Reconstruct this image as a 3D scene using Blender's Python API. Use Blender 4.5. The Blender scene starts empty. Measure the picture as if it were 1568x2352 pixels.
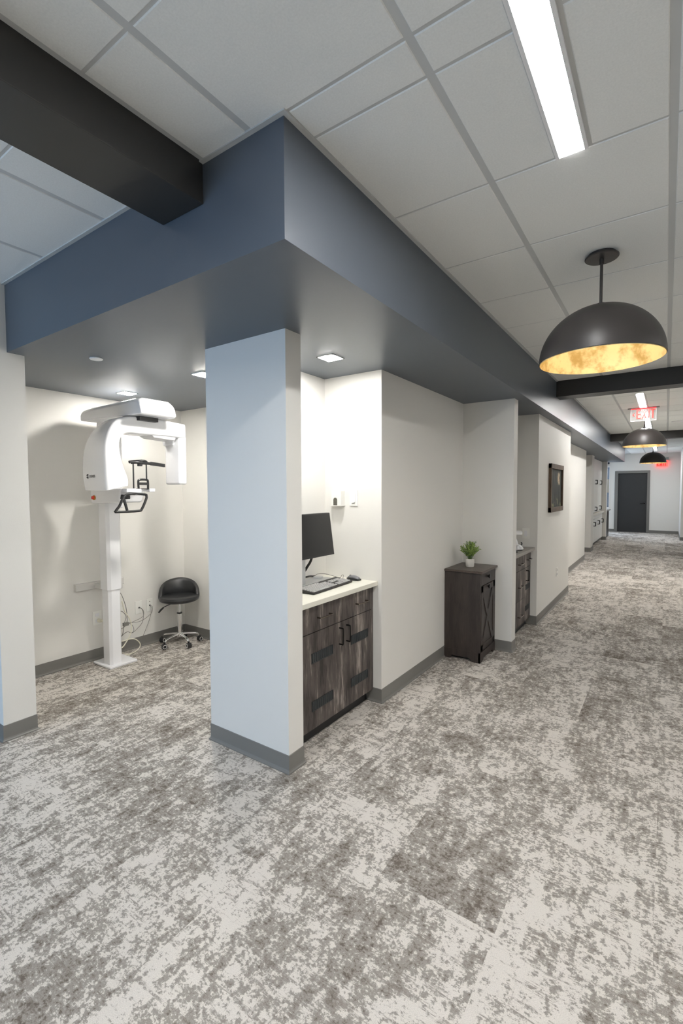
import bpy, bmesh, math, random
from mathutils import Vector, Matrix
random.seed(7)
PI = math.pi
S = bpy.context.scene
COL = S.collection

# ---------------------------------------------------------------- camera
F, YAW, PIT, ROL = 1076.5, .60545, .04618, -.00352
f = Vector((-math.sin(YAW)*math.cos(PIT), math.cos(YAW)*math.cos(PIT), -math.sin(PIT)))
r = f.cross(Vector((0, 0, 1))).normalized()
u = r.cross(f)
r2 = r*math.cos(ROL) + u*math.sin(ROL)
u2 = -r*math.sin(ROL) + u*math.cos(ROL)
cd = bpy.data.cameras.new('camera')
cd.sensor_fit = 'HORIZONTAL'; cd.sensor_width = 36; cd.lens = F/1568*36
cd.clip_start = .05; cd.clip_end = 200
cam = bpy.data.objects.new('camera', cd)
m = Matrix((r2, u2, -f)).transposed().to_4x4()
m.translation = (0, 0, 1.55)
cam.matrix_world = m
COL.objects.link(cam); S.camera = cam

# ---------------------------------------------------------------- render look, world, daylight
S.view_settings.view_transform = 'Standard'
S.view_settings.look = 'None'
S.view_settings.gamma = 1
S.view_settings.use_curve_mapping = False
S.view_settings.exposure = 0.25
S.cycles.use_denoising = True
S.cycles.max_bounces = 8
S.cycles.diffuse_bounces = 5
S.cycles.sample_clamp_indirect = 12
S.cycles.blur_glossy = .5
W = bpy.data.worlds.new('world'); S.world = W; W.use_nodes = True
W.node_tree.nodes['Background'].inputs[0].default_value = (.55, .72, 1, 1)
W.node_tree.nodes['Background'].inputs[1].default_value = 1.0

TUBE = 70.0      # emission of the linear ceiling lights
SPOT = 300.0      # emission of the small square downlights
BACKSPOT = 230.0  # the one above the imaging machine
ROOMSPOT = 520.0 # the imaging room's downlight runs brighter
DAY = 96.0      # watts of daylight through the big windows behind the camera


def area(name, loc, rot, sx, sy, power, color):
    l = bpy.data.lights.new(name, 'AREA'); l.shape = 'RECTANGLE'; l.size = sx; l.size_y = sy
    l.energy = power; l.color = color
    o = bpy.data.objects.new(name, l); o.location = loc; o.rotation_euler = rot
    COL.objects.link(o); return o


area('window_daylight', (-4.0, -4.45, 1.15), (PI/2, 0, 0), 4.4, 1.4, DAY, (.40, .66, 1))
area('window_daylight_far', (-2.7, 19.6, 1.5), (-PI/2, 0, 0), 1.2, 1.4, 60, (.62, .78, 1))


# ---------------------------------------------------------------- materials
def mat(name, col, rough=.6, metal=0, spec=None, emit=None, estr=0, bump=None, var=None):
    M = bpy.data.materials.new(name); M.use_nodes = True
    nt = M.node_tree; b = nt.nodes['Principled BSDF']
    b.inputs['Base Color'].default_value = (*col, 1)
    b.inputs['Roughness'].default_value = rough
    b.inputs['Metallic'].default_value = metal
    if spec is not None: b.inputs['Specular IOR Level'].default_value = spec
    if emit:
        b.inputs['Emission Color'].default_value = (*emit, 1)
        b.inputs['Emission Strength'].default_value = estr
    if bump:                                     # (scale, strength)
        tc = nt.nodes.new('ShaderNodeNewGeometry'); n = nt.nodes.new('ShaderNodeTexNoise')
        n.inputs['Scale'].default_value = bump[0]; n.inputs['Detail'].default_value = 3
        bp = nt.nodes.new('ShaderNodeBump'); bp.inputs['Strength'].default_value = bump[1]; bp.inputs['Distance'].default_value = .002
        nt.links.new(tc.outputs['Position'], n.inputs['Vector']); nt.links.new(n.outputs['Fac'], bp.inputs['Height'])
        nt.links.new(bp.outputs['Normal'], b.inputs['Normal'])
    if var:                                      # (scale, amount) fine speckle of the colour
        tc = nt.nodes.new('ShaderNodeTexCoord'); n = nt.nodes.new('ShaderNodeTexNoise')
        n.inputs['Scale'].default_value = var[0]; n.inputs['Detail'].default_value = 2
        rp = nt.nodes.new('ShaderNodeValToRGB')
        a = var[1]
        rp.color_ramp.elements[0].position = .3; rp.color_ramp.elements[1].position = .7
        rp.color_ramp.elements[0].color = (*[c*(1-a) for c in col], 1)
        rp.color_ramp.elements[1].color = (*[min(1, c*(1+a)) for c in col], 1)
        nt.links.new(tc.outputs['Object'], n.inputs['Vector']); nt.links.new(n.outputs['Fac'], rp.inputs[0])
        nt.links.new(rp.outputs[0], b.inputs['Base Color'])
    return M


def s2l(*c): return tuple(((v/255+.055)/1.055)**2.4 if v > 10 else v/255/12.92 for v in c)


class NT:
    """small node wiring helper"""
    def __init__(s, M): s.t = M.node_tree; s.b = s.t.nodes['Principled BSDF']
    def n(s, typ, **k):
        x = s.t.nodes.new(typ)
        for a, v in k.items(): setattr(x, a, v)
        return x
    def put(s, sock, v):
        if hasattr(v, 'is_linked') or isinstance(v, bpy.types.NodeSocket): s.t.links.new(v, sock)
        else: sock.default_value = v
    def math(s, op, a, b=0, c=0, clamp=False):
        x = s.n('ShaderNodeMath', operation=op, use_clamp=clamp)
        for i, v in enumerate((a, b, c)): s.put(x.inputs[i], v)
        return x.outputs[0]
    def noise(s, vec, scale, detail=4, rough=.5, lac=2, w=None):
        x = s.n('ShaderNodeTexNoise')
        if w is not None: x.noise_dimensions = '4D'; s.put(x.inputs['W'], w)
        s.put(x.inputs['Vector'], vec); x.inputs['Scale'].default_value = scale
        x.inputs['Detail'].default_value = detail; x.inputs['Roughness'].default_value = rough; x.inputs['Lacunarity'].default_value = lac
        return x.outputs['Fac']
    def comb(s, a, b, c):
        x = s.n('ShaderNodeCombineXYZ')
        for i, v in enumerate((a, b, c)): s.put(x.inputs[i], v)
        return x.outputs[0]
    def mix(s, fac, a, b):
        x = s.n('ShaderNodeMix', data_type='RGBA')
        s.put(x.inputs['Factor'], fac)
        s.put(x.inputs[6], a); s.put(x.inputs[7], b)
        return x.outputs[2]
    def step(s, v, lo, hi):
        x = s.n('ShaderNodeMapRange'); x.interpolation_type = 'SMOOTHSTEP'
        s.put(x.inputs[0], v); x.inputs[1].default_value = lo; x.inputs[2].default_value = hi
        return x.outputs[0]


def carpet():
    M = bpy.data.materials.new('distressed_grey_carpet'); M.use_nodes = True; N = NT(M)
    pos = N.n('ShaderNodeNewGeometry').outputs['Position']
    sep = N.n('ShaderNodeSeparateXYZ'); N.put(sep.inputs[0], pos); X, Y = sep.outputs[0], sep.outputs[1]
    # planks 0.305 wide (x) by 1.22 long (y), each column offset
    cx = N.math('FLOOR', N.math('DIVIDE', X, .457))
    off = N.math('FRACT', N.math('MULTIPLY', cx, .37))
    cy = N.math('FLOOR', N.math('ADD', N.math('DIVIDE', Y, .914), off))
    wn = N.n('ShaderNodeTexWhiteNoise', noise_dimensions='2D'); N.put(wn.inputs['Vector'], N.comb(cx, cy, 0))
    rnd = wn.outputs['Value']
    w = N.math('MULTIPLY', rnd, 9)
    # patches, long in y
    v1 = N.comb(N.math('MULTIPLY', X, 1.5), Y, 0)
    big = N.noise(v1, 2.0, 3, .55, w=w)
    v2 = N.comb(N.math('MULTIPLY', X, 1.7), Y, 0)
    mid = N.noise(v2, 7, 4, .65, w=w); mid2 = N.noise(N.comb(N.math('MULTIPLY', X, 1.3), Y, 0), 26, 3, .65)
    v3 = N.comb(X, N.math('MULTIPLY', Y, 1.4), 0)
    fine = N.noise(v3, 65, 4, .75)
    grain = N.noise(pos, 420, 2, .6)
    # broken dark streaks across the plank (x) and along it (y)
    sx = N.noise(N.comb(N.math('MULTIPLY', X, 3.0), N.math('MULTIPLY', Y, 26), 0), 1.6, 4, .6, w=w)
    sy = N.noise(N.comb(N.math('MULTIPLY', X, 22), N.math('MULTIPLY', Y, 2.2), 0), 1.5, 4, .6, w=w)
    h = N.math('ADD', N.math('MULTIPLY', big, .50), N.math('MULTIPLY', mid, .66))
    h = N.math('ADD', h, N.math('MULTIPLY', mid2, .62))
    h = N.math('ADD', h, N.math('MULTIPLY', fine, .80))
    h = N.math('ADD', h, N.math('MULTIPLY', sy, .30))
    h = N.math('ADD', h, N.math('MULTIPLY', sx, .22))
    h = N.math('ADD', h, N.math('MULTIPLY', rnd, .10))
    m1 = N.step(h, 1.565, 1.665)                  # grey -> pale
    m2 = N.step(h, 1.36, 1.52)                  # dark -> grey
    g = N.math('MULTIPLY_ADD', grain, .8, .60)
    dark = s2l(108, 99, 91); grey = s2l(151, 145, 138); pale = s2l(210, 204, 197)
    c = N.mix(m2, (*dark, 1), (*grey, 1)); c = N.mix(m1, c, (*pale, 1))
    stk = N.math('MULTIPLY', N.step(sx, .58, .63), N.step(fine, .42, .55)); c = N.mix(N.math('MULTIPLY', stk, .7), c, (*dark, 1))
    stk = N.math('MULTIPLY', N.step(sy, .64, .70), N.step(fine, .45, .58)); c = N.mix(N.math('MULTIPLY', stk, .6), c, (*dark, 1))
    vm = N.n('ShaderNodeVectorMath', operation='SCALE'); N.put(vm.inputs[0], c); N.put(vm.inputs['Scale'], g)
    N.put(N.b.inputs['Base Color'], vm.outputs[0])
    N.b.inputs['Roughness'].default_value = .95; N.b.inputs['Specular IOR Level'].default_value = .15
    bp = N.n('ShaderNodeBump'); bp.inputs['Strength'].default_value = .5; bp.inputs['Distance'].default_value = .004
    N.put(bp.inputs['Height'], N.math('ADD', grain, fine)); N.put(N.b.inputs['Normal'], bp.outputs[0])
    return M


def wood(name, dark, midc, light, rough=.55, gscale=1.0, horiz=False, contrast=1):
    M = bpy.data.materials.new(name); M.use_nodes = True; N = NT(M)
    tc = N.n('ShaderNodeTexCoord').outputs['Object']
    sep = N.n('ShaderNodeSeparateXYZ'); N.put(sep.inputs[0], tc); X, Y, Z = sep.outputs
    if horiz: Y, Z = Z, Y
    g = gscale
    a = N.noise(N.comb(N.math('MULTIPLY', X, 9*g), N.math('MULTIPLY', Y, 9*g), N.math('MULTIPLY', Z, 1.6*g)), 1.6, 5, .62)
    b = N.noise(N.comb(N.math('MULTIPLY', X, 70*g), N.math('MULTIPLY', Y, 70*g), N.math('MULTIPLY', Z, 5*g)), 1.5, 4, .7)
    st = N.math('FLOOR', N.math('MULTIPLY', Y, 11))
    wn = N.n('ShaderNodeTexWhiteNoise', noise_dimensions='1D'); N.put(wn.inputs['W'], st)
    h = N.math('ADD', N.math('MULTIPLY', a, .75), N.math('MULTIPLY', b, .35))
    h = N.math('ADD', h, N.math('MULTIPLY', wn.outputs['Value'], .07*contrast))
    c = N.mix(N.step(h, .44, .60), (*dark, 1), (*midc, 1))
    c = N.mix(N.step(h, .60, .76), c, (*light, 1))
    N.put(N.b.inputs['Base Color'], c); N.b.inputs['Roughness'].default_value = rough
    bp = N.n('ShaderNodeBump'); bp.inputs['Strength'].default_value = .15; bp.inputs['Distance'].default_value = .002
    N.put(bp.inputs['Height'], b); N.put(N.b.inputs['Normal'], bp.outputs[0])
    return M


def goldleaf():
    M = bpy.data.materials.new('gold_leaf'); M.use_nodes = True; N = NT(M)
    tc = N.n('ShaderNodeTexCoord').outputs['Object']
    a = N.noise(tc, 9, 4, .6); b = N.noise(tc, 30, 3, .6)
    h = N.math('ADD', N.math('MULTIPLY', a, .8), N.math('MULTIPLY', b, .2))
    c = N.mix(N.step(h, .38, .60), (*s2l(190, 160, 98), 1), (*s2l(243, 224, 172), 1))
    N.put(N.b.inputs['Base Color'], c); N.b.inputs['Metallic'].default_value = .2; N.b.inputs['Roughness'].default_value = .5
    return M


def picture():
    M = bpy.data.materials.new('dark_nature_picture'); M.use_nodes = True; N = NT(M)
    tc = N.n('ShaderNodeTexCoord').outputs['Object']
    sep = N.n('ShaderNodeSeparateXYZ'); N.put(sep.inputs[0], tc); X, Y, Z = sep.outputs
    n1 = N.noise(N.comb(0, N.math('MULTIPLY', Y, 30), N.math('MULTIPLY', Z, 4)), 1, 4, .6)
    base = N.mix(N.step(n1, .35, .65), (*s2l(34, 38, 36), 1), (*s2l(70, 74, 72), 1))
    n2 = N.noise(N.comb(0, N.math('MULTIPLY', Y, 14), N.math('MULTIPLY', Z, 16)), 1, 5, .65)
    low = N.step(N.math('MULTIPLY', Z, -1), .08, .24)
    fl = N.math('MULTIPLY', N.step(n2, .52, .62), low)
    base = N.mix(fl, base, (*s2l(150, 150, 110), 1))
    bx = N.math('MULTIPLY', N.step(Y, .08, .12), N.math('SUBTRACT', 1, N.step(Y, .24, .28)))
    bz = N.math('MULTIPLY', N.step(Z, .03, .07), N.math('SUBTRACT', 1, N.step(Z, .17, .22)))
    n3 = N.noise(N.comb(0, N.math('MULTIPLY', Y, 26), N.math('MULTIPLY', Z, 12)), 1, 4, .6)
    pk = N.math('MULTIPLY', N.math('MULTIPLY', bx, bz), N.step(n3, .40, .52))
    base = N.mix(pk, base, (*s2l(196, 178, 150), 1))
    N.put(N.b.inputs['Base Color'], base); N.b.inputs['Roughness'].default_value = .6; N.b.inputs['Specular IOR Level'].default_value = .25
    return M


WALL = mat('warm_white_wall_paint', s2l(228, 226, 221), .55, spec=.35, bump=(180, .12))
SOFF = mat('slate_blue_paint', s2l(84, 91, 100), .38, spec=.5, bump=(200, .08))
BASE = mat('grey_vinyl_base', s2l(122, 120, 116), .45)
TOE = mat('vinyl_toe', s2l(140, 138, 132), .5)
TILE = mat('ceiling_tile', s2l(236, 237, 234), .9, spec=.2, bump=(600, .25), var=(160, .03))
GRID = mat('ceiling_grid', s2l(196, 198, 197), .5)
BEAM = mat('black_beam_laminate', s2l(46, 45, 43), .36, spec=.5)
BRONZ = mat('dark_bronze', s2l(56, 52, 50), .42, spec=.5, bump=(500, .05))
GOLD = goldleaf()
CARP = carpet()
RUST = wood('rustic_grey_brown_wood', s2l(44, 38, 36), s2l(86, 78, 74), s2l(164, 154, 146))
ESP = wood('espresso_wood', s2l(46, 39, 36), s2l(60, 52, 48), s2l(76, 67, 61), .42, 1, contrast=.3)
ESPT = wood('espresso_wood_top', s2l(66, 55, 49), s2l(82, 70, 63), s2l(96, 84, 77), .35, 1, True, .3)
TOP1 = mat('cream_countertop', s2l(226, 224, 212), .35, var=(300, .03))
TOP2 = mat('grey_countertop', s2l(150, 145, 138), .4, var=(300, .04))
BLKM = mat('black_metal', s2l(30, 28, 27), .28, .6)
CHRO = mat('chrome', (.78, .78, .78), .12, 1)
NICK = mat('bronze_pull', s2l(130, 122, 114), .22, .9)
BLKP = mat('black_plastic', s2l(34, 34, 35), .4)
BLKL = mat('black_leather', s2l(36, 37, 38), .36, bump=(300, .15))
SCRN = mat('screen_glass', s2l(24, 24, 24), .3)
SILV = mat('silver_plastic', s2l(205, 207, 208), .3, .3)
MSG = mat('mouse_grey', s2l(120, 120, 124), .32, .3)
WHTG = mat('glossy_white_plastic', s2l(240, 240, 242), .14, spec=.75)
WHT = mat('white_plastic', s2l(238, 237, 232), .35)
CABW = mat('white_cabinet', s2l(232, 232, 228), .4)
CBLW = mat('cream_cable', s2l(226, 222, 204), .45)
CBLG = mat('grey_cable', s2l(120, 118, 112), .45)
CBLB = mat('black_cable', s2l(28, 27, 26), .45)
DOOR = mat('charcoal_door', s2l(46, 47, 48), .5)
DFRM = mat('grey_door_frame', s2l(120, 118, 114), .4)
RED = mat('red_button', s2l(200, 40, 24), .35)
YEL = mat('amber_ring', s2l(190, 130, 50), .5)
LAMP = mat('linear_lens', (.9, .9, .9), .5, emit=(1, .99, .97), estr=TUBE)
SPOTM = mat('downlight_lens', (.9, .9, .9), .5, emit=(1, .985, .955), estr=SPOT)
BULB = mat('warm_bulb', (.9, .85, .7), .5, emit=(1, .88, .72), estr=50)
LTRIM = mat('white_fixture_trim', s2l(236, 236, 236), .4)
REDL = mat('red_exit_letter', s2l(220, 30, 25), .5, emit=s2l(255, 50, 40), estr=.9)
REDW = mat('red_exit_panel', s2l(255, 60, 55), .5, emit=s2l(255, 70, 62), estr=2.2)
REDS = mat('exit_led_strip', s2l(220, 60, 50), .5, emit=s2l(255, 40, 50), estr=2.5)
ALUM = mat('brushed_aluminium', s2l(150, 146, 144), .35, .8)
FRAM = wood('dark_walnut_frame', s2l(66, 50, 36), s2l(92, 73, 54), s2l(116, 96, 74), .5, 2)
PICT = picture()
POT = mat('white_ceramic_pot', s2l(226, 222, 214), .6, bump=(60, .4))
SOIL = mat('dark_soil', s2l(50, 42, 30), .9)
LEAF = mat('green_leaf', s2l(146, 170, 86), .5, var=(40, .45))
LEAFD = mat('dark_leaf', s2l(96, 122, 70), .5)
VENT = mat('charcoal_vent', s2l(46, 50, 52), .4)
KEYM = mat('grey_key', s2l(176, 176, 174), .5)
KEYB = mat('keyboard_body', s2l(34, 33, 32), .5)
BLINDB = mat('slate_blue_siding', s2l(128, 140, 152), .6)
BLINDO = mat('tan_panel', s2l(214, 190, 152), .6)
DBLU = mat('navy_valance', s2l(36, 42, 56), .6)
acr = bpy.data.materials.new('clear_acrylic'); acr.use_nodes = True
_b = acr.node_tree.nodes['Principled BSDF']; _b.inputs['Base Color'].default_value = (.6, .6, .6, 1)
_b.inputs['Alpha'].default_value = .10; _b.inputs['Roughness'].default_value = .15
_b.inputs['Emission Color'].default_value = (1, .8, .8, 1); _b.inputs['Emission Strength'].default_value = .0


# ---------------------------------------------------------------- mesh helpers
class MB:
    place = None        # optional (pivot, scale, move) applied while an assembly is modelled
    """collects shapes in world coordinates and links them as ONE mesh object"""
    def __init__(s, o=(0, 0, 0)): s.bm = bmesh.new(); s.o = Vector(o)
    def v(s, p):
        p = Vector(p)
        if MB.place: pv, k, mv = MB.place; p = pv + (p - pv)*k + mv
        return s.bm.verts.new(p - s.o)
    def face(s, vs):
        try: return s.bm.faces.new(vs)
        except ValueError: return None
    def box(s, x0, x1, y0, y1, z0, z1):
        p = [s.v((x, y, z)) for z in (z0, z1) for y in (y0, y1) for x in (x0, x1)]
        for q in ((0, 2, 3, 1), (4, 5, 7, 6), (0, 1, 5, 4), (2, 6, 7, 3), (0, 4, 6, 2), (1, 3, 7, 5)):
            s.face([p[i] for i in q])
        return s
    def hexa(s, a, b):      # two 4-point rings
        A = [s.v(p) for p in a]; B = [s.v(p) for p in b]
        s.face(A[::-1]); s.face(B)
        for i in range(4): s.face([A[i], A[(i+1) % 4], B[(i+1) % 4], B[i]])
        return s
    def loft(s, rings, cap=True, closed=False):
        R = [[s.v(p) for p in ring] for ring in rings]; n = len(R[0])
        pairs = list(zip(R, R[1:])) + ([(R[-1], R[0])] if closed else [])
        for a, b in pairs:
            for i in range(n): s.face([a[i], a[(i+1) % n], b[(i+1) % n], b[i]])
        if cap and not closed: s.face(R[0][::-1]); s.face(R[-1])
        return s
    def prism(s, pts, axis, a, b):
        def P(p, t): return {'x': (t, p[0], p[1]), 'y': (p[0], t, p[1]), 'z': (p[0], p[1], t)}[axis]
        return s.loft([[P(p, a) for p in pts], [P(p, b) for p in pts]])
    def cyl(s, p0, p1, r0, r1=None, n=24):
        p0, p1 = Vector(p0), Vector(p1); r1 = r0 if r1 is None else r1
        d = (p1-p0).normalized(); a = d.orthogonal().normalized(); b = d.cross(a)
        ring = lambda c, r: [c + (a*math.cos(2*PI*i/n) + b*math.sin(2*PI*i/n))*r for i in range(n)]
        return s.loft([ring(p0, r0), ring(p1, r1)])
    def tube(s, pts, r, n=8, closed=False, smooth=0):
        pts = [Vector(p) for p in pts]
        if smooth:
            out = []; m_ = len(pts)
            rng = range(m_) if closed else range(m_-1)
            for i in rng:
                g = lambda k: pts[k % m_] if closed else pts[max(0, min(m_-1, k))]
                p0, p1, p2, p3 = g(i-1), g(i), g(i+1), g(i+2)
                for j in range(smooth):
                    t = j/smooth
                    out.append(.5*((2*p1)+(p2-p0)*t+(2*p0-5*p1+4*p2-p3)*t*t+(3*p1-p0-3*p2+p3)*t**3))
            if not closed: out.append(pts[-1])
            pts = out
        rings = []; a = None; m_ = len(pts)
        for i, p in enumerate(pts):
            q0 = pts[(i-1) % m_] if (closed or i > 0) else p
            q1 = pts[(i+1) % m_] if (closed or i < m_-1) else p
            d = (q1-q0).normalized()
            a = d.orthogonal().normalized() if a is None else (a - d*a.dot(d)).normalized()
            b = d.cross(a)
            rings.append([p + (a*math.cos(2*PI*k/n) + b*math.sin(2*PI*k/n))*r for k in range(n)])
        return s.loft(rings, closed=closed)
    def lathe(s, prof, c=(0, 0, 0), n=48, closed=False):
        c = Vector(c)
        rings = [[c + Vector((max(r_, 1e-5)*math.cos(2*PI*i/n), max(r_, 1e-5)*math.sin(2*PI*i/n), z)) for i in range(n)] for r_, z in prof]
        return s.loft(rings, cap=not closed, closed=closed)
    def build(s, name, material, parent=None, bevel=0, smooth=True, seg=2, sub=0):
        bmesh.ops.recalc_face_normals(s.bm, faces=s.bm.faces)
        me = bpy.data.meshes.new(name); s.bm.to_mesh(me); s.bm.free()
        me.materials.append(material)
        o = bpy.data.objects.new(name, me); COL.objects.link(o)
        if parent: o.parent = parent
        else: o.location = s.o
        if smooth:
            for p in me.polygons: p.use_smooth = True
            me.set_sharp_from_angle(angle=math.radians(35))
        if bevel:
            md = o.modifiers.new('bevel', 'BEVEL'); md.width = bevel; md.segments = seg; md.limit_method = 'ANGLE'; md.angle_limit = math.radians(32)
            md.harden_normals = True
        if sub:
            md = o.modifiers.new('sub', 'SUBSURF'); md.levels = sub; md.render_levels = sub
        return o


def tag(o, label, cat, group=None):
    o['label'] = label; o['category'] = cat
    if group: o['group'] = group
    return o


def thing(name, loc, label, cat, group=None, rz=0):
    o = bpy.data.objects.new(name, None); o.location = loc; o.rotation_euler = (0, 0, rz)
    o.empty_display_size = .1; COL.objects.link(o)
    return tag(o, label, cat, group)


def st(o): o['kind'] = 'structure'; return o


def copy_tree(o, parent=None):
    c = o.copy(); COL.objects.link(c)
    if parent: c.parent = parent
    for ch in list(o.children): copy_tree(ch, c)
    return c


def text_mesh(name, s, size, material, parent, loc, rot, extrude=.0005, xs=1):
    cu = bpy.data.curves.new(name, 'FONT'); cu.body = s; cu.size = size; cu.extrude = extrude
    cu.align_x = 'LEFT'
    t = bpy.data.objects.new(name, cu); COL.objects.link(t)
    dg = bpy.context.evaluated_depsgraph_get()
    me = bpy.data.meshes.new_from_object(t.evaluated_get(dg))
    bpy.data.objects.remove(t)
    me.materials.clear(); me.materials.append(material); me.name = name
    o = bpy.data.objects.new(name, me); COL.objects.link(o); o.parent = parent
    o.location = loc; o.rotation_euler = rot; o.scale = (xs, 1, 1)
    return o


# ---------------------------------------------------------------- setting
CZ = 2.81       # ceiling
SZ = 2.40       # soffit underside
st(MB().box(-8, 5.1, -4.6, 22, -.06, 0).build('floor', CARP, smooth=False))

# ceiling: grid plane plus tegular tiles
GX = [round(-.012 + .606*i, 4) for i in range(-18, 6)]
tiles = MB()


def tile(x0, x1, y0, y1, gx=.012, gy=.0045, z=CZ):
    zt, zb = z + .006, z - .003
    e = .004
    a = [(x0+gx, y0+gy), (x1-gx, y0+gy), (x1-gx, y1-gy), (x0+gx, y1-gy)]
    b = [(x0+gx+e, y0+gy+e), (x1-gx-e, y0+gy+e), (x1-gx-e, y1-gy-e), (x0+gx+e, y1-gy-e)]
    A = [tiles.v((*p, zt)) for p in a]; M_ = [tiles.v((*p, zb+e)) for p in a]; B = [tiles.v((*p, zb)) for p in b]
    for P, Q in ((A, M_), (M_, B)):
        for i in range(4): tiles.face([P[i], P[(i+1) % 4], Q[(i+1) % 4], Q[i]])
    tiles.face(B)


YL = [round(1.375 + .606*i, 4) for i in range(-10, 32)]
LX0, LX1 = -.362, -.264                       # slot of the linear lights
SLOTS = [(-1.049, 1.981), (7.35, 8.647), (9.26, 11.68), (16.75, 18.35)]
# zones: (xlines, ymin, ymax)
zones = [([-1.485, -1.231, -.618, -.008, .598, 1.204, 1.81, 2.42, 3.03, 3.63, 4.24, 4.85], -4.4, 1.229),
         ([-1.075, -.618, -.008, .598, 1.204, 1.81, 2.42, 3.03, 3.63, 4.24, 4.85], 1.229, 5.96), ([-1.075, -.618, -.008, .598, .76], 6.19, 12.33),
         ([-1.075, -.618, -.008, .598, .76], 12.55, 19.8),
         ([-7.9, -7.68, -7.07, -6.45, -5.84, -5.23, -4.62, -4.01, -3.40, -2.79, -2.177, -1.75], -4.4, 1.229)]
for zi, (xs, ya, yb) in enumerate(zones):
    ys = [ya] + [y for y in YL if ya + .05 < y < yb - .05] + [yb]
    for x0, x1 in zip(xs, xs[1:]):
        for y0, y1 in zip(ys, ys[1:]):
            slot = any(a - .01 < (y0+y1)/2 < b + .01 for a, b in SLOTS) and x0 < LX0 < x1 and zi < 4
            if slot: tile(x0, LX0, y0, y1); tile(LX1, x1, y0, y1, gx=.012)
            else: tile(x0, x1, y0, y1)
ceil = tiles.build('ceiling', TILE, smooth=False); st(ceil)
st(MB().box(-8, 5.1, -4.6, 20.0, CZ, CZ+.1).build('ceiling', GRID, smooth=False))

# soffit
st(MB().box(-8, -1.08, 1.229, 17.0, SZ, CZ).build('trim_1', SOFF, smooth=False))
# thin wall-angle moulding where ceiling meets soffit
st(MB().box(-3.4, -1.062, 1.211, 1.229, CZ-.008, CZ-.0005).box(-1.08, -1.062, 1.229, 5.96, CZ-.008, CZ+.005)
   .box(-1.08, -1.062, 6.19, 12.33, CZ-.008, CZ+.005).build('trim_2', GRID, smooth=False))


def wall(name, *boxes):
    b = MB()
    for q in boxes: b.box(*q)
    return st(b.build(name, WALL, smooth=False))


wall('wall_pillar', (-2.30, -1.662, 1.888, 2.013, 0, SZ))
wall('wall_niche', (-2.30, -2.17, 2.013, 3.18, 0, SZ))
wall('wall_recess', (-2.17, -1.67, 2.915, 4.54, 0, SZ), (-2.17, -1.18, 4.54, 4.67, 0, SZ))
wall('wall_alcove', (-2.17, -1.80, 4.67, 5.63, 0, SZ))
wall('wall_gallery', (-2.17, -1.192, 5.63, 7.75, 0, SZ), (-2.17, -1.465, 7.75, 11.6, 0, SZ))
wall('wall_cabinet', (-2.6, -1.52, 13.05, 13.5, 0, SZ))
wall('wall_cabinet', (-2.6, -2.1, 13.5, 16.4, 0, SZ))
wall('wall_cabinet', (-2.3, -1.50, 16.4, 16.55, 0, SZ))
wall('wall_passage', (-3.2, -3.1, 11.6, 13.05, 0, SZ), (-3.1, -2.17, 11.5, 11.6, 0, SZ), (-3.1, -2.6, 13.05, 13.2, 0, SZ))
wall('wall_imaging', (-4.40, -4.28, .9, 3.30, 0, SZ), (-4.28, -2.17, 3.18, 3.30, 0, SZ))
wall('wall_left', (-8, -3.335, 1.14, 1.325, 0, CZ))
wall('wall_right', (.76, .9, 6.0, 20, 0, CZ), (.375, .76, 17.4, 19.8, 0, CZ))
wall('wall_side', (5.0, 5.1, -4.6, 6.1, 0, CZ), (.9, 5.1, 6.0, 6.1, 0, CZ))
wall('wall_far', (-8.0, -7.9, -4.6, 1.2, 0, CZ))
# end wall with door opening and window opening
wall('wall_end', (-1.715, -1.50, 19.8, 20, 0, CZ), (-1.50, -.51, 19.8, 20, 2.17, CZ), (-.51, .9, 19.8, 20, 0, CZ),
     (-3.4, -1.715, 19.8, 20, 0, .84), (-3.4, -1.715, 19.8, 20, 2.40, CZ), (-3.5, -3.4, 16.55, 20, 0, CZ),
     (-3.4, -2.3, 16.45, 16.55, 0, SZ))
# wall behind the camera with its windows
wall('wall_back', (-8, 5.1, -4.6, -4.5, 0, .45), (-8, 5.1, -4.6, -4.5, 2.45, CZ), (-8, -6.25, -4.6, -4.5, .45, 2.45),
     (-1.75, 5.1, -4.6, -4.5, .45, 2.45), (-4.05, -3.95, -4.6, -4.5, .45, 2.45))
st(MB().box(-6.25, -1.75, -4.56, -4.52, .45, .50).box(-6.25, -1.75, -4.56, -4.52, 2.40, 2.45)
   .box(-6.25, -6.2, -4.56, -4.52, .45, 2.45).box(-1.8, -1.75, -4.56, -4.52, .45, 2.45).build('window_1', DFRM))


def baseboard(name, pts):
    """vinyl base with a small toe swept along a floor path; the room lies to the right of the path"""
    pts = [Vector(p) for p in pts]; n = len(pts)
    prof = [(0, 0), (.012, 0), (.012, .006), (.006, .012), (.0035, .02), (.0035, .1), (0, .102)]
    rings = []
    for i, p in enumerate(pts):
        d0 = (p - pts[i-1]).normalized() if i else None
        d1 = (pts[i+1] - p).normalized() if i < n-1 else None
        n0 = Vector((d0.y, -d0.x)) if d0 else None; n1 = Vector((d1.y, -d1.x)) if d1 else None
        if n0 is None: nn = n1
        elif n1 is None: nn = n0
        else: nn = (n0 + n1) / (1 + n0.dot(n1))
        rings.append([(p.x + nn.x*a, p.y + nn.y*a, z) for a, z in prof])
    o = MB().loft(rings).build(name, BASE, smooth=False)
    return st(o)


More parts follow.
